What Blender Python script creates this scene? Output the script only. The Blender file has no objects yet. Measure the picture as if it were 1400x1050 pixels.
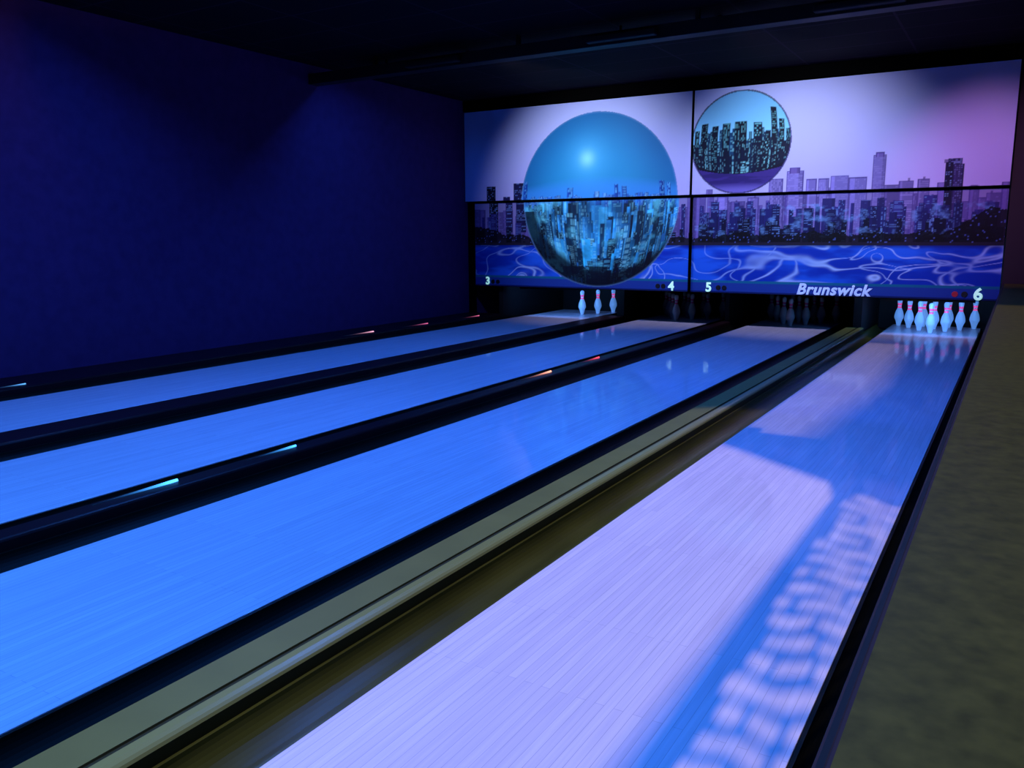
import bpy, bmesh, math, random
import numpy as np
from mathutils import Vector, Matrix
from mathutils.geometry import tessellate_polygon

random.seed(7)
rng = np.random.default_rng(11)
scene = bpy.context.scene
scene.view_settings.view_transform = 'Standard'
scene.view_settings.look = 'None'
scene.view_settings.exposure = 0.0
COL = scene.collection

def lin(r, g, b):
    return tuple((c / 255.0) ** 2.2 for c in (r, g, b))

# ------------------------------------------------------------------ materials
def mat(name, color, rough=0.5, spec=0.5, metal=0.0, coat=0.0, coat_rough=0.05,
        emit=None, emit_s=0.0, noise=0.0, nscale=20.0, bump=0.0, stretch=None):
    m = bpy.data.materials.new(name)
    m.use_nodes = True
    nt = m.node_tree
    b = nt.nodes['Principled BSDF']
    b.inputs['Base Color'].default_value = (*color, 1)
    b.inputs['Roughness'].default_value = rough
    b.inputs['Specular IOR Level'].default_value = spec
    b.inputs['Metallic'].default_value = metal
    b.inputs['Coat Weight'].default_value = coat
    b.inputs['Coat Roughness'].default_value = coat_rough
    if emit:
        b.inputs['Emission Color'].default_value = (*emit, 1)
        b.inputs['Emission Strength'].default_value = emit_s
    if noise > 0:
        tc = nt.nodes.new('ShaderNodeTexCoord')
        mp = nt.nodes.new('ShaderNodeMapping')
        if stretch:
            mp.inputs['Scale'].default_value = stretch
        nz = nt.nodes.new('ShaderNodeTexNoise')
        nz.inputs['Scale'].default_value = nscale
        nz.inputs['Detail'].default_value = 6
        nt.links.new(tc.outputs['Object'], mp.inputs['Vector'])
        nt.links.new(mp.outputs[0], nz.inputs['Vector'])
        rp = nt.nodes.new('ShaderNodeValToRGB')
        rp.color_ramp.elements[0].position = 0.3
        rp.color_ramp.elements[1].position = 0.7
        lo = tuple(c * (1 - noise) for c in color)
        hi = tuple(min(1, c * (1 + noise)) for c in color)
        rp.color_ramp.elements[0].color = (*lo, 1)
        rp.color_ramp.elements[1].color = (*hi, 1)
        nt.links.new(nz.outputs['Fac'], rp.inputs['Fac'])
        nt.links.new(rp.outputs['Color'], b.inputs['Base Color'])
        if bump > 0:
            bp = nt.nodes.new('ShaderNodeBump')
            bp.inputs['Strength'].default_value = bump
            bp.inputs['Distance'].default_value = 0.005
            nt.links.new(nz.outputs['Fac'], bp.inputs['Height'])
            nt.links.new(bp.outputs['Normal'], b.inputs['Normal'])
    return m

def lane_material():
    m = bpy.data.materials.new('lane_maple')
    m.use_nodes = True
    nt = m.node_tree
    b = nt.nodes['Principled BSDF']
    tc = nt.nodes.new('ShaderNodeTexCoord')
    sp = nt.nodes.new('ShaderNodeSeparateXYZ')
    cb = nt.nodes.new('ShaderNodeCombineXYZ')
    nt.links.new(tc.outputs['Object'], sp.inputs[0])
    nt.links.new(sp.outputs['Y'], cb.inputs['X'])
    nt.links.new(sp.outputs['X'], cb.inputs['Y'])
    br = nt.nodes.new('ShaderNodeTexBrick')
    br.inputs['Scale'].default_value = 1.0
    br.inputs['Brick Width'].default_value = 1.15
    br.inputs['Row Height'].default_value = 0.0274
    br.inputs['Mortar Size'].default_value = 0.0009
    br.inputs['Mortar Smooth'].default_value = 0.3
    br.inputs['Color1'].default_value = (0.82, 0.66, 0.80, 1)
    br.inputs['Color2'].default_value = (0.73, 0.58, 0.73, 1)
    br.inputs['Mortar'].default_value = (0.52, 0.40, 0.52, 1)
    br.offset = 0.37
    nt.links.new(cb.outputs[0], br.inputs['Vector'])
    mp = nt.nodes.new('ShaderNodeMapping')
    mp.inputs['Scale'].default_value = (60, 2.0, 1)
    nt.links.new(tc.outputs['Object'], mp.inputs['Vector'])
    nz = nt.nodes.new('ShaderNodeTexNoise')
    nz.inputs['Scale'].default_value = 1.5
    nz.inputs['Detail'].default_value = 5
    nt.links.new(mp.outputs[0], nz.inputs['Vector'])
    mr = nt.nodes.new('ShaderNodeMapRange')
    mr.inputs['To Min'].default_value = 0.78
    mr.inputs['To Max'].default_value = 1.14
    nt.links.new(nz.outputs['Fac'], mr.inputs['Value'])
    mx = nt.nodes.new('ShaderNodeVectorMath')
    mx.operation = 'SCALE'
    nt.links.new(br.outputs['Color'], mx.inputs[0])
    nt.links.new(mr.outputs[0], mx.inputs['Scale'])
    nt.links.new(mx.outputs[0], b.inputs['Base Color'])
    b.inputs['Roughness'].default_value = 0.5
    b.inputs['Specular IOR Level'].default_value = 0.1
    b.inputs['Coat Weight'].default_value = 0.5
    b.inputs['Coat Roughness'].default_value = 0.06
    b.inputs['Coat IOR'].default_value = 1.38
    return m

M_lane = lane_material()
M_black = mat('black_paint', (0.006, 0.006, 0.008), 0.55, 0.3)
M_void = mat('fixture_black', (0.002, 0.002, 0.002), 0.9, 0.0)
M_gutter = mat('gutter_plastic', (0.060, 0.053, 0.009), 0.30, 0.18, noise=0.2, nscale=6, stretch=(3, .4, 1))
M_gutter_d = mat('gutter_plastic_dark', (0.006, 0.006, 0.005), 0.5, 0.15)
M_capdark = mat('cap_dark', (0.02, 0.006, 0.009), 0.4, 0.15)
M_capgrey = mat('cap_grey', (0.140, 0.136, 0.040), 0.5, 0.15, noise=0.08, nscale=5)
M_capline = mat('cap_groove', (0.025, 0.025, 0.008), 0.6, 0.2)
M_capridge = mat('cap_ridge', (0.22, 0.21, 0.065), 0.3, 0.4)
M_capside = mat('cap_side', (0.025, 0.022, 0.005), 0.4, 0.3)
M_wall = mat('wall_blue_paint', (0.070, 0.024, 0.105), 0.85, 0.03, noise=0.10, nscale=9, bump=0.1)
M_dark = mat('dark_wall_paint', (0.03, 0.02, 0.03), 0.8, 0.1)
M_floor = mat('floor_dark', (0.015, 0.015, 0.02), 0.7, 0.2)
M_ledge = mat('ledge_laminate', (0.062, 0.055, 0.012), 0.55, 0.12, noise=0.28, nscale=30)

# ------------------------------------------------------------------ helpers
def obj_from_bm(name, bm, mats, smooth=False, parent=None):
    me = bpy.data.meshes.new(name)
    bm.normal_update()
    bm.to_mesh(me)
    bm.free()
    for m in mats:
        me.materials.append(m)
    if smooth:
        for p in me.polygons:
            p.use_smooth = True
    o = bpy.data.objects.new(name, me)
    COL.objects.link(o)
    if parent:
        o.parent = parent
    return o

def add_box(bm, x0, x1, y0, y1, z0, z1, mi=0, bevel=0.0):
    vs = [bm.verts.new(p) for p in [(x0, y0, z0), (x1, y0, z0), (x1, y1, z0), (x0, y1, z0),
                                    (x0, y0, z1), (x1, y0, z1), (x1, y1, z1), (x0, y1, z1)]]
    fs = []
    for idx in [(3, 2, 1, 0), (4, 5, 6, 7), (0, 1, 5, 4), (1, 2, 6, 5), (2, 3, 7, 6), (3, 0, 4, 7)]:
        f = bm.faces.new([vs[i] for i in idx])
        f.material_index = mi
        fs.append(f)
    if bevel > 0:
        es = list({e for f in fs for e in f.edges})
        bmesh.ops.bevel(bm, geom=es, offset=bevel, segments=2, affect='EDGES', profile=0.5)

def box(name, x0, x1, y0, y1, z0, z1, m, bevel=0.0, parent=None):
    bm = bmesh.new()
    add_box(bm, x0, x1, y0, y1, z0, z1, 0, bevel)
    return obj_from_bm(name, bm, [m], parent=parent)

def extrude(name, pts, y0, y1, mats, mis=None, smooth=False, parent=None):
    bm = bmesh.new()
    a = [bm.verts.new((x, y0, z)) for x, z in pts]
    b = [bm.verts.new((x, y1, z)) for x, z in pts]
    n = len(pts)
    for i in range(n):
        j = (i + 1) % n
        f = bm.faces.new((a[i], a[j], b[j], b[i]))
        if mis:
            f.material_index = mis[i]
    bm.faces.new(a[::-1])
    bm.faces.new(b)
    bmesh.ops.recalc_face_normals(bm, faces=bm.faces)
    return obj_from_bm(name, bm, mats, smooth, parent)

def empty(name, loc=(0, 0, 0)):
    e = bpy.data.objects.new(name, None)
    e.location = loc
    COL.objects.link(e)
    return e

H = 1.235
Y0, YD = -2.2, 12.75       # lane start (behind viewer) / end of pin deck
YS = 11.07                 # masking wall plane
lanes = {3: (-6.645, -5.58), 4: (-4.815, -3.755), 5: (-3.175, -2.11), 6: (-1.44, -0.37)}

# ------------------------------------------------------------------ lanes
for k, (a, b) in lanes.items():
    box('bowling_lane', a, b, Y0, YD, -0.07, 0.0, M_lane, 0.002)

def gutter(x0, x1, m):
    n = 20
    c = (x0 + x1) / 2
    r = (x1 - x0) / 2 - 0.012
    pts = [(x0 + 0.001, -0.004), (x0 + 0.012, -0.004)]
    for i in range(1, n):
        t = math.pi * i / n
        pts.append((c - r * math.cos(t), -0.004 - 0.085 * math.sin(t)))
    pts += [(x1 - 0.012, -0.004), (x1 - 0.001, -0.004), (x1 - 0.001, -0.105), (x0 + 0.001, -0.105)]
    return extrude('lane_gutter', pts, Y0, YD, [m])

G = 0.225
gutter(-0.37, -0.14, M_gutter_d)
gutter(-1.44 - G, -1.44, M_gutter)
gutter(-2.11, -2.11 + G, M_gutter_d)
gutter(-3.175 - G, -3.175, M_gutter_d)
gutter(-3.755, -3.755 + G, M_gutter_d)
gutter(-4.815 - G, -4.815, M_gutter_d)
gutter(-5.58, -5.58 + G, M_gutter_d)
gutter(-6.645 - G, -6.645, M_gutter_d)

KY = 11.62
def cap(x0, x1, z, m, y1=KY - 0.005):
    pts = [(x0, -0.105), (x0, z - 0.012), (x0 + 0.004, z - 0.004), (x0 + 0.012, z),
           (x1 - 0.012, z), (x1 - 0.004, z - 0.004), (x1, z - 0.012), (x1, -0.105)]
    return extrude('lane_divider_cap', pts, Y0, y1, [m])

cap(-3.755 + G, -3.175 - G, 0.05, M_capdark)
cap(-5.58 + G, -4.815 - G, 0.05, M_capdark)
cap(-7.475, -6.645 - G, 0.05, M_capdark, YS - 0.01)
x0, x1 = -2.11 + G, -1.44 - G
z = 0.045
pts = [(x0, -0.105), (x0, z - 0.008), (x0 + 0.012, z), (x0 + 0.140, z), (x0 + 0.142, z - 0.006), (x0 + 0.162, z - 0.006),
       (x0 + 0.164, z + 0.002), (x0 + 0.195, z + 0.006), (x1 - 0.012, z + 0.002), (x1 - .004, z - .004), (x1, z - 0.012), (x1, -0.105)]
extrude('ball_return_cover', pts, Y0, KY - 0.005, [M_capgrey, M_capline, M_capridge, M_capside],
        [3, 0, 0, 1, 1, 1, 2, 2, 2, 2, 3, 3])

# ------------------------------------------------------------------ emissive streaks standing in for lamp reflections on the caps
def glint_streak(x, y, z, L, w, col, s):
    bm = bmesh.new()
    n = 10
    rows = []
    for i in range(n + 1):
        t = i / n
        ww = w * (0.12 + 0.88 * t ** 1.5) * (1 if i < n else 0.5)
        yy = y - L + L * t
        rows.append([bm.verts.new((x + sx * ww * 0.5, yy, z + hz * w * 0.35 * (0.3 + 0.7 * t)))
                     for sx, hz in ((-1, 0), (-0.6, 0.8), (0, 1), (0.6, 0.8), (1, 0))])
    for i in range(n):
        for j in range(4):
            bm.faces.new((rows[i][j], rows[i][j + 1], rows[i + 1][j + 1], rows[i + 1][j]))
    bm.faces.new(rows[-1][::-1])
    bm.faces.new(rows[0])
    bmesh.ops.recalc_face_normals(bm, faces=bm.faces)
    m = bpy.data.materials.new('painted_glint')
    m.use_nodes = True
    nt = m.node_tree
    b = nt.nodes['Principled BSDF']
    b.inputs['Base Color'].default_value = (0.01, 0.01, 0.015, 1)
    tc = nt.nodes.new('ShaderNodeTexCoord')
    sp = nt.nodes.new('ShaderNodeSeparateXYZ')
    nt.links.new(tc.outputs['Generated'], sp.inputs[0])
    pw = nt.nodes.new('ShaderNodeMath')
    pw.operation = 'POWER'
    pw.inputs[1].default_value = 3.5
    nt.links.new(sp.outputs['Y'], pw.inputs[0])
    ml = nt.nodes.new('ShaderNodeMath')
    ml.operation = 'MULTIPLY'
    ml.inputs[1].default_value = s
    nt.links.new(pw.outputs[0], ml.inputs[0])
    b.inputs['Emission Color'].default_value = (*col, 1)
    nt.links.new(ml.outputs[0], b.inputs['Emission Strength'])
    return obj_from_bm('lamp_glint_streak', bm, [m], True)

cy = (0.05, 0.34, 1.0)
glint_streak(-3.49, 2.56, 0.05, 0.45, 0.032, cy, 5)
glint_streak(-3.49, 3.36, 0.05, 0.36, 0.028, cy, 3.5)
glint_streak(-3.49, 6.45, 0.05, 0.6, 0.034, (1.0, 0.38, 0.25), 2.4)
glint_streak(-3.49, 7.45, 0.05, 0.5, 0.034, (1.0, 0.08, 0.12), 1.8)
glint_streak(-6.98, 3.75, 0.05, 0.30, 0.024, (.1, .4, 1), 2.0)
glint_streak(-6.98, 8.15, 0.05, 0.55, 0.034, (1.0, 0.45, 0.65), 1.6)
glint_streak(-6.98, 9.3, 0.05, 0.55, 0.03, (1.0, 0.18, 0.45), 1.1)
glint_streak(-6.98, 10.6, 0.05, 0.55, 0.03, (1.0, 0.18, 0.4), 1.1)

# ------------------------------------------------------------------ room shell
box('floor', -7.7, 3.7, -3.3, 13.5, -0.3, -0.105, M_floor)
box('wall_left', -7.7, -7.48, -3.2, 13.5, -0.3, 3.5, M_wall)
box('wall_right', 3.5, 3.7, -3.2, 13.5, -0.3, 3.5, M_dark)
box('wall_far', -7.7, 3.7, 13.3, 13.5, -0.3, 3.5, M_black)

def ceil_mat():
    m = bpy.data.materials.new('ceiling_tile_black')
    m.use_nodes = True
    nt = m.node_tree
    b = nt.nodes['Principled BSDF']
    tc = nt.nodes.new('ShaderNodeTexCoord')
    br = nt.nodes.new('ShaderNodeTexBrick')
    br.offset = 0
    br.inputs['Scale'].default_value = 1
    br.inputs['Brick Width'].default_value = 1.2
    br.inputs['Row Height'].default_value = 0.6
    br.inputs['Mortar Size'].default_value = 0.012
    br.inputs['Color1'].default_value = (0.006, 0.003, 0.007, 1)
    br.inputs['Color2'].default_value = (0.008, 0.004, 0.009, 1)
    br.inputs['Mortar'].default_value = (0.024, 0.014, 0.03, 1)
    nt.links.new(tc.outputs['Object'], br.inputs['Vector'])
    nt.links.new(br.outputs['Color'], b.inputs['Base Color'])
    b.inputs['Roughness'].default_value = 0.9
    b.inputs['Specular IOR Level'].default_value = 0.1
    return m
box('ceiling', -7.7, 3.7, -3.3, 13.5, 3.27, 3.5, ceil_mat())

# unseen wall behind the viewer, openings added and shaped to cast the lit patches
TE = 0.235
WY = -3.0
def op(poly, zs=0.0):
    return [(x, zs + (y - WY) * TE) for x, y in poly]
holes = []
poly = [(-2.03, 0.3)]
yy = 0.3
i = 0
while yy < 4.0:
    dep = 0.15 * (1 - yy / 4.4) + 0.01
    poly.append((-0.66 - (dep if i % 2 else 0.0), yy))
    yy += 0.022
    i += 1
poly += [(-0.69, 4.15), (-0.735, 4.31), (-1.0, 4.50), (-1.365, 4.77), (-1.45, 4.82), (-1.46, 6.1), (-2.03, 5.6)]
holes.append(op(poly))
yy = 5.16
while yy < 10.3:
    if yy < 7.36:
        xr = -0.98 + (yy - 5.16) * 0.066
    else:
        xr = -0.83 - (yy - 7.36) * 0.052
    xl = -1.43
    if yy < 5.35:
        xl = -1.15 - (yy - 5.16) * 1.4
    t = 0.20
    holes.append(op([(xl, yy), (xr - t, yy), (xr + .07, yy + 0.033), (xr - t, yy + 0.066), (xl, yy + 0.066)]))
    yy += 0.125
y = 0.8
def sway(x, y):
    return 0.022 * math.sin(11 * x + 2.3 * y) + 0.014 * math.sin(31 * x + 6.1 * y) - (x + .45) * (0.24 + 0.20 * math.sin(1.9 * y))
XC0, XC1 = -0.605, -0.335
while y < 4.05:
    wd = random.uniform(0.07, 0.11)
    cuts = []
    if random.random() < (.75 if y < 3.1 else .3):
        cuts = [random.choice([2, 3, 4, 5, 6, 7])]
    if y < 2.4 and random.random() < .4:
        cuts = [3, 7]
    segs = []
    st = 0
    for c in cuts:
        segs.append((st, c)); st = c
    segs.append((st, 10))
    xs0 = XC0 + random.uniform(-.02, .03)
    for s0, s1 in segs:
        xs = [xs0 + (XC1 - xs0) * i / 10 for i in range(s0, s1 + 1)]
        n = len(xs)
        if n < 2:
            continue
        if s0 > 0:
            xs[0] += 0.008
        if s1 < 10:
            xs[-1] -= 0.004
        j1, j2 = random.uniform(0, 6), random.uniform(0, 6)
        lo = [(x, y + sway(x, y) + 0.012 * math.sin(40 * x + j1) + (0.025 if i in (0, n - 1) else 0)) for i, x in enumerate(xs)]
        hi = [(x, y + wd + sway(x, y) + 0.012 * math.sin(33 * x + j2) - (0.018 if i in (0, n - 1) else 0)) for i, x in enumerate(xs)]
        hi = [(p[0], max(p[1], q[1] + 0.004)) for p, q in zip(hi, lo)]
        holes.append(op(lo + hi[::-1]))
    y += wd + random.uniform(0.05, 0.065)
holes.append(op([(-0.18, 0.0), (0.30, 0.0), (0.30, 7.7), (-0.18, 7.7)], 0.68))
outer = [(-7.7, -0.3), (3.7, -0.3), (3.7, 3.5), (-7.7, 3.5)]
loops = [[Vector((x, z, 0)) for x, z in outer]] + [[Vector((x, z, 0)) for x, z in h] for h in holes]
tris = tessellate_polygon(loops)
flat = [v for l in loops for v in l]
bm = bmesh.new()
vf = [bm.verts.new((v.x, WY, v.y)) for v in flat]
vb = [bm.verts.new((v.x, WY - 0.002, v.y)) for v in flat]
for t in tris:
    try:
        bm.faces.new([vf[i] for i in t])
        bm.faces.new([vb[i] for i in t][::-1])
    except ValueError:
        pass
s = 0
for l in loops:
    n = len(l)
    for i in range(n):
        j = (i + 1) % n
        bm.faces.new((vf[s + i], vf[s + j], vb[s + j], vb[s + i]))
    s += n
bmesh.ops.recalc_face_normals(bm, faces=bm.faces)
obj_from_bm('light_mask_wall', bm, [M_dark])

# ------------------------------------------------------------------ half wall with ledge on the right
bm = bmesh.new()
add_box(bm, -0.130, 0.30, -2.4, YS - 0.02, -0.105, 0.63, 0)
add_box(bm, -0.132, 0.33, -2.4, YS - 0.02, 0.63, 0.68, 1, 0.006)
add_box(bm, -0.146, -0.130, -2.4, YS - 0.02, 0.60, 0.672, 2, 0.004)
obj_from_bm('half_wall_ledge', bm, [M_dark, M_ledge, M_black])

# ------------------------------------------------------------------ masking wall mural painting (printed panels)
RES = 0.008
XL, XR, ZB, ZT = -7.48, -0.17, 0.48, 3.10
NX = int(round((XR - XL) / RES)) + 1
NZ = int(round((ZT - ZB) / RES)) + 1
gx = np.linspace(XL, XR, NX)
gz = np.linspace(ZB, ZT, NZ)
X, Z = np.meshgrid(gx, gz)
img = np.zeros((NZ, NX, 3))

def C(r, g, b):
    return np.array(lin(r, g, b))
tab = rng.random((256, 256))
def vn(x, z, s=0):
    xi = np.floor(x).astype(int); zi = np.floor(z).astype(int)
    fx = x - xi; fz = z - zi
    fx = fx * fx * (3 - 2 * fx); fz = fz * fz * (3 - 2 * fz)
    g = lambda a, b: tab[(a + s * 17) % 256, (b + s * 31) % 256]
    return (g(xi, zi) * (1 - fx) + g(xi + 1, zi) * fx) * (1 - fz) + (g(xi, zi + 1) * (1 - fx) + g(xi + 1, zi + 1) * fx) * fz
def fbm(x, z, s=0, o=4):
    v = 0; a = 0.5; t = 0
    for i in range(o):
        v = v + a * vn(x * 2 ** i, z * 2 ** i, s + i); t += a; a *= 0.5
    return v / t
def mix(m, col):
    m = np.clip(m, 0, 1)[..., None]
    img[:] = img * (1 - m) + col * m
def sstep(a, b, v):
    t = np.clip((v - a) / (b - a), 0, 1)
    return t * t * (3 - 2 * t)
def cells(sx, sz, seed):
    return tab[(np.floor(X / sx).astype(int) * 7 + seed) % 256, (np.floor(Z / sz).astype(int) * 13 + seed * 5) % 256]
def fisheye(cx, cz, R, f0, zoff=0.0):
    """bulge the painted picture inside a disc like a glass ball"""
    i0 = int((cx - R - XL) / RES); i1 = min(NX, int((cx + R - XL) / RES) + 2)
    j0 = max(0, int((cz - R - ZB) / RES)); j1 = min(NZ, int((cz + R - ZB) / RES) + 2)
    i0 = max(0, i0)
    x = X[j0:j1, i0:i1]; z = Z[j0:j1, i0:i1]
    r = np.sqrt((x - cx) ** 2 + (z - cz) ** 2) / R
    f = f0 + (1 - f0) * np.clip(r, 0, 1) ** 2
    sx = cx + (x - cx) * f; sz = cz + (z - cz) * f + zoff * (1 - np.clip(r, 0, 1) ** 2)
    fi = np.clip((sx - XL) / RES, 0, NX - 1.001); fj = np.clip((sz - ZB) / RES, 0, NZ - 1.001)
    a = fi.astype(int); b = fj.astype(int); u = (fi - a)[..., None]; v = (fj - b)[..., None]
    src = img.copy()
    out = (src[b, a] * (1 - u) + src[b, a + 1] * u) * (1 - v) + (src[b + 1, a] * (1 - u) + src[b + 1, a + 1] * u) * v
    m = (r < 1)[..., None]
    img[j0:j1, i0:i1] = np.where(m, out, img[j0:j1, i0:i1])

t = sstep(1.5, 3.0, Z)
img[:] = C(174, 166, 226) * (1 - t[..., None]) + C(186, 194, 246) * t[..., None]
mix(sstep(-4.2, -0.5, X) * 0.30, C(174, 138, 210))
mix((Z < 1.76) * 0.6, C(76, 60, 132))

def building(x0, x1, z0, z1, col, win, dens=0.5, m=None, sx=0.024, sz=0.024, edge=None, alpha=1.0, wk=1.0):
    i0 = max(0, int(math.ceil((x0 - XL) / RES))); i1 = min(NX, int((x1 - XL) / RES) + 1)
    j0 = max(0, int(math.ceil((z0 - ZB) / RES))); j1 = min(NZ, int((z1 - ZB) / RES) + 1)
    if i1 <= i0 or j1 <= j0:
        return
    x = X[j0:j1, i0:i1]; z = Z[j0:j1, i0:i1]
    r = np.ones_like(x) if m is None else m[j0:j1, i0:i1].astype(float)
    sub = img[j0:j1, i0:i1]
    def mx(k, c):
        k = np.clip(k, 0, 1)[..., None]
        sub[:] = sub * (1 - k) + np.array(c) * k
    shade = 0.75 + 0.5 * random.random()
    mx(r * alpha, np.array(col) * shade)
    side = x0 + (x1 - x0) * random.choice([.25, .35, .7])
    mx(r * (x > side) * .3, (0.004, 0.003, 0.015))
    fx = ((x - x0) / sx) % 1.0; fz = ((z - z0) / sz) % 1.0
    cc = tab[(np.floor((x - x0) / sx).astype(int) + int(abs(x0) * 997)) % 256, (np.floor((z - z0) / sz).astype(int) + int(z1 * 733)) % 256]
    pat = random.random()
    if pat < .3:
        cc = tab[(np.zeros_like(x).astype(int) + int(abs(x0) * 997)) % 256, (np.floor((z - z0) / sz).astype(int) + int(z1 * 733)) % 256] * .6 + cc * .4
        w = r * (cc < dens) * (fz > 0.35)
    elif pat < .5:
        w = r * (cc < dens) * (fx > 0.4)
    else:
        w = r * (cc < dens) * (fx > 0.15) * (fz > 0.2)
    w = w * (x > x0 + 0.008) * (x < x1 - 0.008)
    mx(wk * w * (0.25 + 0.5 * tab[int(abs(x0) * 100) % 256, int(z1 * 100) % 256]) * (0.4 + 0.6 * cc / max(dens, .01)), win)
    if edge is not None:
        e = r * ((x < x0 + 0.012) | (x > x1 - 0.012) | (z > z1 - 0.012))
        mx(e * 0.7 * alpha, edge)
    if m is None and random.random() < .35 and x1 - x0 > .05:
        c = x0 + (x1 - x0) * random.uniform(.3, .7)
        w_ = random.choice([.008, .03])
        a0 = int((c - w_ - XL) / RES); a1 = int((c + w_ - XL) / RES) + 1
        b0 = int((z1 - ZB) / RES); b1 = b0 + random.randint(2, 5)
        if a0 > 0 and a1 < NX and b1 < NZ:
            img[b0:b1, a0:a1] = img[b0:b1, a0:a1] * .3 + np.array(edge if edge is not None else col) * .7

x = -7.4
while x < -0.2:
    w = random.uniform(0.07, 0.2)
    h = random.uniform(1.60, 1.84) if x > -4 else random.uniform(1.5, 1.68)
    building(x, x + w, 1.2, h, lin(88, 72, 150), lin(130, 118, 195), 0.35, edge=lin(66, 50, 115), alpha=.8, wk=.6)
    x += w * random.uniform(0.75, 1.3)
tall = [(-2.815, -2.64, 1.94), (-2.6, -2.39, 2.03), (-2.36, -2.23, 1.92), (-2.215, -2.085, 1.92), (-2.07, -1.86, 1.95), (-1.86, -1.65, 1.92),
        (-1.60, -1.45, 2.17), (-1.30, -1.14, 1.86), (-1.10, -.97, 1.88), (-3.5, -3.35, 1.74), (-3.1, -2.95, 1.72)]
for a, b, h in tall:
    building(a, b, 1.3, h, lin(120, 106, 184), lin(155, 142, 215), 0.5, edge=lin(58, 42, 105), alpha=.95, wk=.7)
building(-2.56, -2.44, 2.0, 2.07, lin(110, 90, 165), lin(100, 80, 155), 0, edge=lin(62, 45, 110))
building(-1.57, -1.48, 2.15, 2.20, lin(110, 90, 165), lin(100, 80, 155), 0, edge=lin(62, 45, 110))
building(-.80, -.65, 2.03, 2.09, lin(40, 30, 80), lin(130, 150, 220), .5)
building(-.82, -.74, 1.3, 2.05, lin(25, 18, 60), lin(120, 150, 220), .4)
building(-.74, -.63, 1.3, 2.03, lin(60, 48, 110), lin(130, 140, 210), .6, edge=lin(25, 18, 60))
building(-7.08, -6.92, 1.3, 1.99, lin(14, 12, 40), lin(110, 140, 210), .4)
building(-6.78, -6.66, 1.3, 1.83, lin(40, 35, 90), lin(110, 140, 210), .4)
building(-6.60, -6.42, 1.3, 2.02, lin(25, 25, 65), lin(110, 140, 210), .4)
for zlo, zhi, n, c1 in ((1.52, 1.70, 80, (46, 42, 112)), (1.38, 1.60, 110, (30, 30, 88)), (1.25, 1.45, 120, (15, 15, 50))):
    for i in range(n):
        a = random.uniform(-7.4, -0.25)
        w = random.uniform(0.04, 0.15)
        h = random.uniform(zlo, zhi)
        if a < -6.3 or a > -0.55:
            h -= 0.10
        if random.random() < (0.2 if a > -3.8 else 0.6):
            continue
        building(a, a + w, 1.15, h, lin(*c1), lin(125, 170, 245), random.choice([.15, .3, .5]), sx=random.choice([.016, .03, .05]), sz=random.choice([.016, .024]), wk=.75)
gl = sstep(.55, .8, fbm(X * 9, Z * 14, 61)) * (Z < 1.62) * (Z > 1.2) * (X > -3.8)
mix(gl * .4, C(120, 170, 245))
tl = 1.20 + 0.10 * fbm(X * 6, Z * 0, 3) + 0.10 * sstep(-6.6, -7.2, X) + 0.24 * sstep(-0.75, -0.35, X) + 0.15 * (fbm(X * 3, Z * 0, 5) - .5)
tl = tl + .03 * (fbm(X * 40, Z * 40, 15) - .5)
mix((Z < tl) * 0.95, C(10, 6, 22))
sp_ = (Z < tl) & (Z > 1.14) & (cells(0.016, 0.016, 3) < 0.05)
mix(sp_ * 0.5, C(90, 110, 200))

# big sphere
cx, cz, R = -5.24, 1.73, 1.22
d = np.sqrt((X - cx) ** 2 + (Z - cz) ** 2)
ins = d < R
base = C(38, 135, 185)[None, None] * (1 - sstep(.2, 1.0, d / R))[..., None] + C(30, 108, 165)[None, None] * sstep(.2, 1.0, d / R)[..., None]
img[ins] = base[ins]
mix(ins * (Z < 1.95) * sstep(1.98, 1.83, Z) * 0.8, C(55, 135, 215))
for i in range(60):
    a = random.uniform(-6.4, -4.1); w = random.uniform(.03, .09); h = random.uniform(1.75, 1.81)
    building(a, a + w, 1.6, h, lin(40, 100, 185), lin(150, 220, 250), .5, ins, sx=0.016, sz=0.016)
for a, w, h in ((-6.40, .10, 2.03), (-5.55, .07, 1.86), (-5.05, .04, 1.88), (-4.97, .05, 1.86), (-4.42, .10, 1.95), (-4.27, .08, 1.93)):
    building(a, a + w, 1.6, h, lin(24, 70, 155), lin(100, 190, 240), .5, ins)
tones = ((1.55, 1.74, 150, 1.3, (44, 130, 185), (140, 235, 255)), (1.3, 1.62, 110, 1.0, (38, 115, 170), (140, 235, 255)),
         (1.0, 1.38, 90, .7, (40, 130, 180), (160, 245, 255)), (0.72, 1.12, 60, .5, (12, 44, 90), (110, 215, 240)))
for zlo, zhi, n, zb, c1, wc in tones:
    for i in range(n):
        a = random.uniform(-6.4, -4.1); w = random.uniform(.025, .11); h = random.uniform(zlo, zhi)
        k = random.random()
        cc = tuple(min(255, v * (0.40 + 1.2 * k * k)) for v in c1)
        building(a, a + w, zb, h, lin(*cc), lin(*wc), random.choice([.15, .5, .85]), ins, sx=random.choice([.012, .02, .04]), sz=random.choice([.016, .03, .08]))
vv = fbm(X * 4, Z * 5, 9)
mix(ins * (Z < 1.75) * sstep(.52, .74, vv) * 0.55, C(6, 18, 48))
mix(ins * (Z < 1.75) * sstep(.5, .25, vv) * 0.55, C(105, 220, 245))
fisheye(cx, cz, R, 0.62)
g = np.exp(-((X + 5.38) ** 2 + (Z - 2.32) ** 2) / 0.010)
mix(ins * g * 0.9, C(170, 245, 255))
g = np.exp(-((X + 5.38) ** 2 + (Z - 2.32) ** 2) / 0.08)
mix(ins * g * 0.5, C(85, 190, 240))
d2 = np.sqrt((X - cx - 0.12) ** 2 + (Z - cz - 0.20) ** 2)
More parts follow.
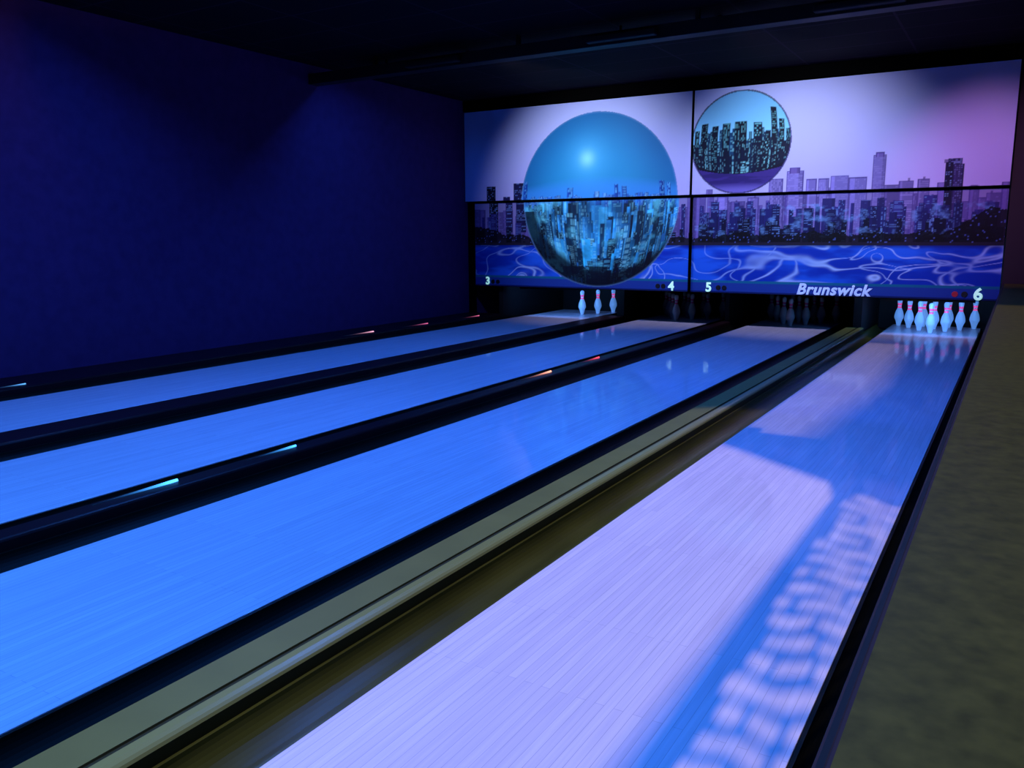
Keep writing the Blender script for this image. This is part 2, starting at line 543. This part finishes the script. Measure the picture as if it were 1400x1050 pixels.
mix(ins * sstep(1.14, 1.24, d2) * (Z < 1.6) * 0.92, C(5, 9, 28))
g = ins & (Z < 0.80) & (fbm(X * 7, Z * 9, 13) > .5)
mix(g * .85, C(6, 14, 36))
mix(ins * sstep(R - .03, R, d) * 0.5, C(110, 150, 205))

# small sphere
cx, cz, R = -3.207, 2.413, 0.637
d = np.sqrt((X - cx) ** 2 + (Z - cz) ** 2)
ins = d < R
img[ins] = C(130, 208, 248)
mix(ins * sstep(2.3, 3.0, Z) * 0.4, C(100, 170, 235))
for i in range(40):
    a = random.uniform(-3.84, -2.6); w = random.uniform(.03, .08); h = random.uniform(2.4, 2.56)
    building(a, a + w, 2.0, h, lin(20, 60, 95), lin(150, 235, 240), random.choice([.4, .7]), ins, sx=random.choice([.016, .03]), sz=random.choice([.016, .03]))
for a, b, h in ((-3.80, -3.72, 2.58), (-3.69, -3.60, 2.65), (-3.53, -3.45, 2.60), (-3.40, -3.32, 2.62), (-3.27, -3.14, 2.63), (-3.07, -2.97, 2.61),
                (-2.86, -2.78, 2.80), (-2.76, -2.68, 2.66), (-2.65, -2.58, 2.55), (-2.93, -2.87, 2.52)):
    building(a, b, 2.05, h, lin(8, 20, 46), lin(130, 225, 235), .5, ins, sx=.016, sz=.024)
for i in range(90):
    a = random.uniform(-3.84, -2.6); w = random.uniform(.025, .07); h = random.uniform(2.15, 2.45)
    building(a, a + w, 2.0, h, lin(8, 20, 48), lin(150, 235, 245), random.choice([.3, .6, .15]), ins, sx=random.choice([.012, .02]), sz=random.choice([.016, .03]))
zz = 2.17 - 0.10 * (1 - ((X - cx) / R) ** 2)
mix(ins * (Z < zz), C(12, 10, 36))
fisheye(cx, cz, R, 0.8)
mix(ins * (Z < zz - 0.05), C(58, 42, 118))
mix(ins * (Z < zz - 0.05) * sstep(.45, .6, fbm(X * 4, Z * 22, 4)) * .6, C(36, 26, 86))
mix(ins * sstep(1.92, 1.80, Z), C(105, 92, 180))
mix(((d > R - 0.010) & (d < R + 0.010)) * .8, C(40, 32, 80))

# water with caustic ripples
wt = (Z < 1.105)
sph = np.sqrt((X + 5.24) ** 2 + (Z - 1.73) ** 2) < 1.22
wt2 = wt & ~sph
mix(wt2 * 1.0, C(14, 50, 172))
mix(wt2 * sstep(.4, .7, fbm(X * 1.6, Z * 6, 8)) * .8, C(36, 100, 235))
wx = X + 0.55 * (fbm(X * 1.7, Z * 3.4, 21, 2) - .5) * 2
wz = Z + 0.20 * (fbm(X * 2.0, Z * 4, 33, 2) - .5) * 2
n1 = fbm(wx * 1.25, wz * 4.4, 41, 1)
n2 = fbm(wx * 1.9 + 9, wz * 5.0, 57, 1)
n3 = fbm(wx * 1.5 + 31, wz * 4.0, 77, 1)
ln = np.maximum(np.exp(-((n1 - .5) / .026) ** 2), 0.95 * np.exp(-((n2 - .55) / .024) ** 2))
ln = np.maximum(ln, .8 * np.exp(-((n3 - .45) / .016) ** 2))
ln = ln * (0.45 + 0.55 * sstep(.3, .6, fbm(X * 1.5, Z * 2, 71)))
mix(wt2 * ln, C(160, 190, 252))
mix(wt2 * sstep(1.06, 1.105, Z) * .6, C(14, 20, 80))
mix((Z < 0.63) & ~sph, C(34, 62, 150))
mix((Z < 0.645) & (Z > 0.615) & ~sph, C(20, 100, 140))
mix((Z < 0.50), C(12, 30, 90))
img = np.clip(img, 0, 1)

M_mural = bpy.data.materials.new('printed_mural')
M_mural.use_nodes = True
nt = M_mural.node_tree
b = nt.nodes['Principled BSDF']
at = nt.nodes.new('ShaderNodeAttribute')
at.attribute_name = 'ink'
nt.links.new(at.outputs['Color'], b.inputs['Base Color'])
b.inputs['Roughness'].default_value = 0.6
b.inputs['Specular IOR Level'].default_value = 0.15

bm = bmesh.new()
XM = -3.84
add_box(bm, -7.478, -0.17, YS + 0.045, YS + 0.10, 0.47, 3.265, 0)
add_box(bm, -7.478, -7.36, YS - 0.0, YS + 0.045, -0.105, 1.76, 0)
add_box(bm, XM - 0.006, XM + 0.006, YS - 0.065, YS + 0.045, 0.48, 3.10, 0)
add_box(bm, -7.478, -0.16, YS - 0.10, YS + 0.045, 3.112, 3.265, 0)
unit = obj_from_bm('masking_unit', bm, [M_void])

def mural_panel(xa, xb, za, zb, y, back):
    i0 = int(round((xa - XL) / RES)); i1 = int(round((xb - XL) / RES)) + 1
    j0 = int(round((za - ZB) / RES)); j1 = int(round((zb - ZB) / RES)) + 1
    i1 = min(i1, NX); j1 = min(j1, NZ)
    nx, nz = i1 - i0, j1 - j0
    P = np.zeros((nz, nx, 3), dtype=np.float32)
    P[..., 0] = X[j0:j1, i0:i1]; P[..., 1] = y; P[..., 2] = Z[j0:j1, i0:i1]
    verts = P.reshape(-1, 3)
    col = np.ones((nz * nx, 4), dtype=np.float32)
    col[:, :3] = img[j0:j1, i0:i1].reshape(-1, 3)
    idx = np.arange(nz * nx).reshape(nz, nx)
    q = np.stack([idx[:-1, :-1], idx[:-1, 1:], idx[1:, 1:], idx[1:, :-1]], -1).reshape(-1, 4)
    X0, X1, Z0, Z1 = gx[i0], gx[i1 - 1], gz[j0], gz[j1 - 1]
    f = 0.004
    ex = np.array([(X0 - f, y - .002, Z0 - f), (X1 + f, y - .002, Z0 - f), (X1 + f, y - .002, Z1 + f), (X0 - f, y - .002, Z1 + f),
                   (X0 - f, y + back, Z0 - f), (X1 + f, y + back, Z0 - f), (X1 + f, y + back, Z1 + f), (X0 - f, y + back, Z1 + f),
                   (X0, y - .002, Z0), (X1, y - .002, Z0), (X1, y - .002, Z1), (X0, y - .002, Z1)], dtype=np.float32)
    nb = len(verts)
    eq = np.array([(0, 4, 5, 1), (1, 5, 6, 2), (2, 6, 7, 3), (3, 7, 4, 0), (4, 7, 6, 5),
                   (0, 1, 9, 8), (1, 2, 10, 9), (2, 3, 11, 10), (3, 0, 8, 11)]) + nb
    allv = np.vstack([verts, ex]); allq = np.vstack([q, eq])
    me = bpy.data.meshes.new('mural_panel')
    me.vertices.add(len(allv)); me.vertices.foreach_set('co', allv.astype(np.float32).ravel())
    me.loops.add(allq.size); me.loops.foreach_set('vertex_index', allq.ravel().astype(np.int32))
    me.polygons.add(len(allq))
    me.polygons.foreach_set('loop_start', (np.arange(len(allq)) * 4).astype(np.int32))
    mi = np.zeros(len(allq), dtype=np.int32); mi[len(q):] = 1
    me.materials.append(M_mural); me.materials.append(M_black)
    me.polygons.foreach_set('material_index', mi)
    me.update(calc_edges=True)
    a = me.color_attributes.new('ink', 'FLOAT_COLOR', 'POINT')
    cc = np.ones((len(allv), 4), dtype=np.float32); cc[:nb] = col
    a.data.foreach_set('color', cc.ravel())
    me.validate()
    o = bpy.data.objects.new('mural_panel', me)
    COL.objects.link(o)
    o.parent = unit
    return o

UY = YS - 0.07
up_l = mural_panel(XL + 0.01, XM - 0.015, 1.775, ZT, UY, 0.05)
up_r = mural_panel(XM + 0.015, XR, 1.775, ZT, UY, 0.05)
lo_l = mural_panel(-7.345, XM - 0.012, ZB, 1.74, YS, 0.04)
lo_r = mural_panel(XM + 0.012, XR - 0.0, ZB, 1.74, YS, 0.04)
box('wall_back', -0.155, 3.5, YS - 0.0, YS + 0.12, -0.105, 3.27, M_dark)

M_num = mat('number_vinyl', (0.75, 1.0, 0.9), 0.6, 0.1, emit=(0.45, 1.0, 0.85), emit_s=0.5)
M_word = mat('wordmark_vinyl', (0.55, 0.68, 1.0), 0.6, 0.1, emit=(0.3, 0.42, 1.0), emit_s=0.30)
def text(body, xc, zc, h, m, parent, width=None, shear=0, bev=0.004, spacing=1.0):
    cu = bpy.data.curves.new('lettering', 'FONT')
    cu.body = body
    cu.align_x = 'CENTER'; cu.align_y = 'CENTER'
    cu.size = h * 1.4
    cu.shear = shear
    cu.space_character = spacing
    cu.extrude = 0.001
    cu.bevel_depth = bev
    cu.bevel_resolution = 1
    cu.materials.append(m)
    o = bpy.data.objects.new('lettering', cu)
    COL.objects.link(o)
    o.rotation_euler = (math.pi / 2, 0, 0)
    o.location = (xc, YS - 0.012, zc)
    if width:
        bpy.context.view_layer.update()
        o.scale.x = width / max(o.dimensions.x, 1e-3)
    o.parent = parent
    return o
text('3', -7.11, 0.552, 0.115, M_num, lo_l, bev=.006)
text('4', -4.10, 0.545, 0.12, M_num, lo_l, bev=.006)
text('5', -3.57, 0.545, 0.12, M_num, lo_r, bev=.006)
text('6', -0.38, 0.545, 0.135, M_num, lo_r, bev=.007)
text('Brunswick', -1.985, 0.552, 0.135, M_word, lo_r, width=0.90, shear=0.25, bev=.007, spacing=1.08)
M_dot = mat('indicator_dark', (0.004, 0.004, 0.01), 0.4)
M_red = mat('indicator_red', (0.25, 0.01, 0.03), 0.4, emit=(1, .02, .08), emit_s=.06)
def dot(x, z, m, parent):
    bm = bmesh.new()
    bmesh.ops.create_cone(bm, cap_ends=True, segments=24, radius1=0.034, radius2=0.030, depth=0.008,
                          matrix=Matrix.Translation((x, YS - 0.006, z)) @ Matrix.Rotation(math.pi / 2, 4, 'X'))
    obj_from_bm('indicator_lamp', bm, [m], parent=parent)
for x, m, p in ((-7.02, M_dot, lo_l), (-6.93, M_dot, lo_l), (-4.30, M_dot, lo_l), (-4.22, M_dot, lo_l),
                (-3.44, M_dot, lo_r), (-3.36, M_dot, lo_r), (-0.62, M_red, lo_r), (-0.52, M_dot, lo_r)):
    dot(x, 0.545, m, p)

# ------------------------------------------------------------------ pin decks
def kick(x0, x1, y0=KY):
    box('kickback_partition', x0, x1, y0, 13.2, -0.105, 1.0, M_black)
kick(-1.80, -1.70)
kick(-3.50, -3.44)
kick(-5.16, -5.04)
kick(-6.98, -6.90, YS + 0.11)
box('pin_pit_curtain', -7.4, -0.16, 13.22, 13.28, -0.1, 1.2, M_black)

def pin_mesh(glow):
    prof = [(0, 0), (.0235, 0), (.0258, .004), (.0300, .025), (.0360, .050), (.0455, .080), (.0555, .1), (.0600, .114), (.0603, .125), (.0575, .150),
            (.0495, .185), (.0385, .215), (.0290, .235), (.0240, .252), (.0228, .262), (.0235, .280), (.0262, .300), (.0300, .322),
            (.0323, .343), (.0310, .358), (.0250, .371), (.0150, .379), (.006, .381), (0, .3815)]
    bm = bmesh.new()
    n = 28
    rings = []
    for r, z in prof:
        if r == 0:
            rings.append([bm.verts.new((0, 0, z))])
        else:
            rings.append([bm.verts.new((r * math.cos(2 * math.pi * i / n), r * math.sin(2 * math.pi * i / n), z)) for i in range(n)])
    for a, b in zip(rings[:-1], rings[1:]):
        for i in range(n):
            j = (i + 1) % n
            if len(a) == 1:
                bm.faces.new((a[0], b[j], b[i]))
            elif len(b) == 1:
                bm.faces.new((a[i], a[j], b[0]))
            else:
                bm.faces.new((a[i], a[j], b[j], b[i]))
    bmesh.ops.recalc_face_normals(bm, faces=bm.faces)
    me = bpy.data.meshes.new('bowling_pin')
    bm.to_mesh(me); bm.free()
    for p in me.polygons:
        p.use_smooth = True
    m = bpy.data.materials.new('pin_plastic')
    m.use_nodes = True
    nt = m.node_tree
    b = nt.nodes['Principled BSDF']
    tc = nt.nodes.new('ShaderNodeTexCoord')
    sp = nt.nodes.new('ShaderNodeSeparateXYZ')
    nt.links.new(tc.outputs['Object'], sp.inputs[0])
    def stripes(Wc, Rc):
        rp = nt.nodes.new('ShaderNodeValToRGB')
        rp.color_ramp.interpolation = 'CONSTANT'
        el = rp.color_ramp.elements
        el[0].position = 0; el[0].color = Wc
        el[1].position = 0.240; el[1].color = Rc
        for p, c in ((0.264, Wc), (0.280, Rc), (0.306, Wc)):
            e = el.new(p); e.color = c
        nt.links.new(sp.outputs['Z'], rp.inputs['Fac'])
        return rp
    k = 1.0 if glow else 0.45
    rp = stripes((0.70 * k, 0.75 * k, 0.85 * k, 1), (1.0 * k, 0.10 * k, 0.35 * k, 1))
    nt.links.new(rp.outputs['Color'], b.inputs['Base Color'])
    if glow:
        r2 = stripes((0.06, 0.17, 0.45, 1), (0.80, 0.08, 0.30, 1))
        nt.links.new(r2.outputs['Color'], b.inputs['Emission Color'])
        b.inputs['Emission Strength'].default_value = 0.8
    b.inputs['Roughness'].default_value = 0.25
    me.materials.append(m)
    return me
PM_lit = pin_mesh(True)      # lit copy: UV fluorescence put in as emission
PM_shade = pin_mesh(False)  # shaded copy for the unlit lanes: no glow, base colour darkened
def pin(x, y, me):
    o = bpy.data.objects.new('bowling_pin', me)
    o.location = (x, y, 0.0)
    COL.objects.link(o)
for k, (a, b) in lanes.items():
    xc = (a + b) / 2
    nn = 1
    for r in range(4):
        for i in range(r + 1):
            if not (k == 3 and nn not in (3, 6, 10)):
                pin(xc + (-r / 2 + i) * 0.3048, 11.80 + r * 0.264, PM_lit if k in (3, 6) else PM_shade)
            nn += 1

# ------------------------------------------------------------------ lights
def area(name, loc, sx, sy, power, color, target, parent=None):
    l = bpy.data.lights.new(name, 'AREA')
    l.shape = 'RECTANGLE'; l.size = sx; l.size_y = sy
    l.energy = power; l.color = color
    o = bpy.data.objects.new(name, l)
    COL.objects.link(o)
    o.location = loc
    d = Vector(target) - Vector(loc)
    o.rotation_euler = d.to_track_quat('-Z', 'Y').to_euler()
    if parent:
        o.parent = parent
    return o
BLUE = (0.030, 0.20, 1.0)
BLUE_N = (0.040, 0.27, 1.0)
def blacklight(y, z, xa, xb, power, farlip=0.05, nearlip=0.05, color=BLUE):
    root = empty('black_light_fixture')
    bm = bmesh.new()
    add_box(bm, xa, xb, y - 0.07, y + 0.07, z + 0.02, z + 0.06, 0)
    add_box(bm, xa, xb, y - 0.07, y - 0.06, z - nearlip, z + 0.02, 0)
    add_box(bm, xa, xb, y + 0.06, y + 0.07, z - farlip, z + 0.02, 0)
    for xx in (xa + .3, (xa + xb) / 2, xb - .3):
        add_box(bm, xx - .01, xx + .01, y - .01, y + .01, z + 0.06, 3.268, 0)
    obj_from_bm('housing', bm, [M_void], parent=root)
    area('uv_tube', ((xa + xb) / 2, y, z + 0.01), abs(xb - xa) - .1, 0.06, power, color, ((xa + xb) / 2, y, 0), root)
blacklight(-0.2, 3.14, -6.2, -0.3, 290, 0.02, 0.0, BLUE_N)
blacklight(4.2, 3.14, -6.2, -0.3, 190, 0.02, 0.02)
blacklight(7.98, 3.15, -6.8, -0.3, 100, 0.0)

# small warm downlight over the left lanes
root = empty('ceiling_downlight')
bm = bmesh.new()
bmesh.ops.create_cone(bm, cap_ends=False, segments=24, radius1=0.06, radius2=0.05, depth=0.05, matrix=Matrix.Translation((-5.96, 4.1, 3.242)))
obj_from_bm('trim_ring', bm, [M_black], parent=root)
pl = bpy.data.lights.new('bulb', 'POINT')
pl.energy = 5; pl.color = (1.0, 0.72, 0.25); pl.shadow_soft_size = 0.03
po = bpy.data.objects.new('bulb', pl)
COL.objects.link(po); po.location = (-5.96, 4.1, 3.20); po.parent = root

bm = bmesh.new()
add_box(bm, -7.475, 3.49, 7.70, 7.86, 3.04, 3.16, 0, .005)
for xx in (-6.5, -4.6, -2.7, -0.8, 1.1):
    add_box(bm, xx - .02, xx + .02, 7.76, 7.80, 3.16, 3.268, 0)
for xx in (-5.6, -3.4, -1.3):
    add_box(bm, xx - .35, xx + .35, 7.60, 7.69, 3.06, 3.12, 0, .01)
obj_from_bm('ceiling_beam', bm, [M_black])

def spot(loc, target, power, color, size, blend, rad=0.05):
    root = empty('mural_spotlight')
    l = bpy.data.lights.new('lamp', 'SPOT')
    l.energy = power; l.color = color; l.spot_size = math.radians(size); l.spot_blend = blend
    l.shadow_soft_size = rad
    o = bpy.data.objects.new('lamp', l)
    COL.objects.link(o)
    o.location = loc
    d = (Vector(target) - Vector(loc))
    q = d.to_track_quat('-Z', 'Y')
    o.rotation_euler = q.to_euler()
    o.parent = root
    bm = bmesh.new()
    bmesh.ops.create_cone(bm, cap_ends=False, segments=24, radius1=0.05, radius2=0.05, depth=0.10)
    bmesh.ops.create_circle(bm, cap_ends=True, segments=24, radius=0.05, matrix=Matrix.Translation((0, 0, 0.05)))
    c = obj_from_bm('can', bm, [M_void], parent=root)
    c.matrix_world = Matrix.Translation(Vector(loc)) @ q.to_matrix().to_4x4() @ Matrix.Translation((0, 0, 0.03))
VIO = (0.70, 0.77, 1.0)
spot((-5.45, 8.16, 3.19), (-5.25, 11.0, 1.85), 540, VIO, 72, 1.0)
spot((-2.6, 8.16, 3.19), (-2.5, 11.0, 1.80), 540, VIO, 72, 1.0)
spot((-0.6, 8.16, 3.19), (-0.45, 11.0, 1.6), 250, (0.88, 0.42, 0.82), 52, 1.0)

for k, pw in ((3, 11), (6, 12)):
    a, b = lanes[k]
    xc = (a + b) / 2
    root = empty('pin_light_fixture')
    box('housing', xc - .5, xc + .5, YS + .13, YS + .17, .44, .52, M_black, parent=root)
    area('uv_tube', (xc, YS + .18, .46), 1.0, .04, pw, (0.10, 0.36, 1.0), (xc, 12.2, .50), root)

sl = bpy.data.lights.new('daylight', 'SUN')
sl.energy = 6.3
sl.color = (1.0, 0.80, 0.50)
sl.angle = math.radians(0.27)
so = bpy.data.objects.new('daylight', sl)
COL.objects.link(so)
so.location = (0, -20, 8)
so.rotation_euler = Vector((0, 1, -TE)).to_track_quat('-Z', 'Y').to_euler()

w = bpy.data.worlds.new('World')
scene.world = w
w.use_nodes = True
w.node_tree.nodes['Background'].inputs[0].default_value = (0.05, 0.08, 0.4, 1)
w.node_tree.nodes['Background'].inputs[1].default_value = 0.02

# ------------------------------------------------------------------ camera
dy = Vector((698, 205, -1140)).normalized()
hz = Vector((1, 0.005, 0))
dz = hz.cross(dy).normalized()
dx = dy.cross(dz).normalized()
R3 = Matrix((dx, dy, dz))
cam = bpy.data.cameras.new('camera')
cam.sensor_width = 36.0
cam.lens = 1140 / 1400 * 36.0
cam.clip_start = 0.02
co = bpy.data.objects.new('camera', cam)
COL.objects.link(co)
co.matrix_world = Matrix.Translation((0, 0, H)) @ R3.to_4x4()
scene.camera = co
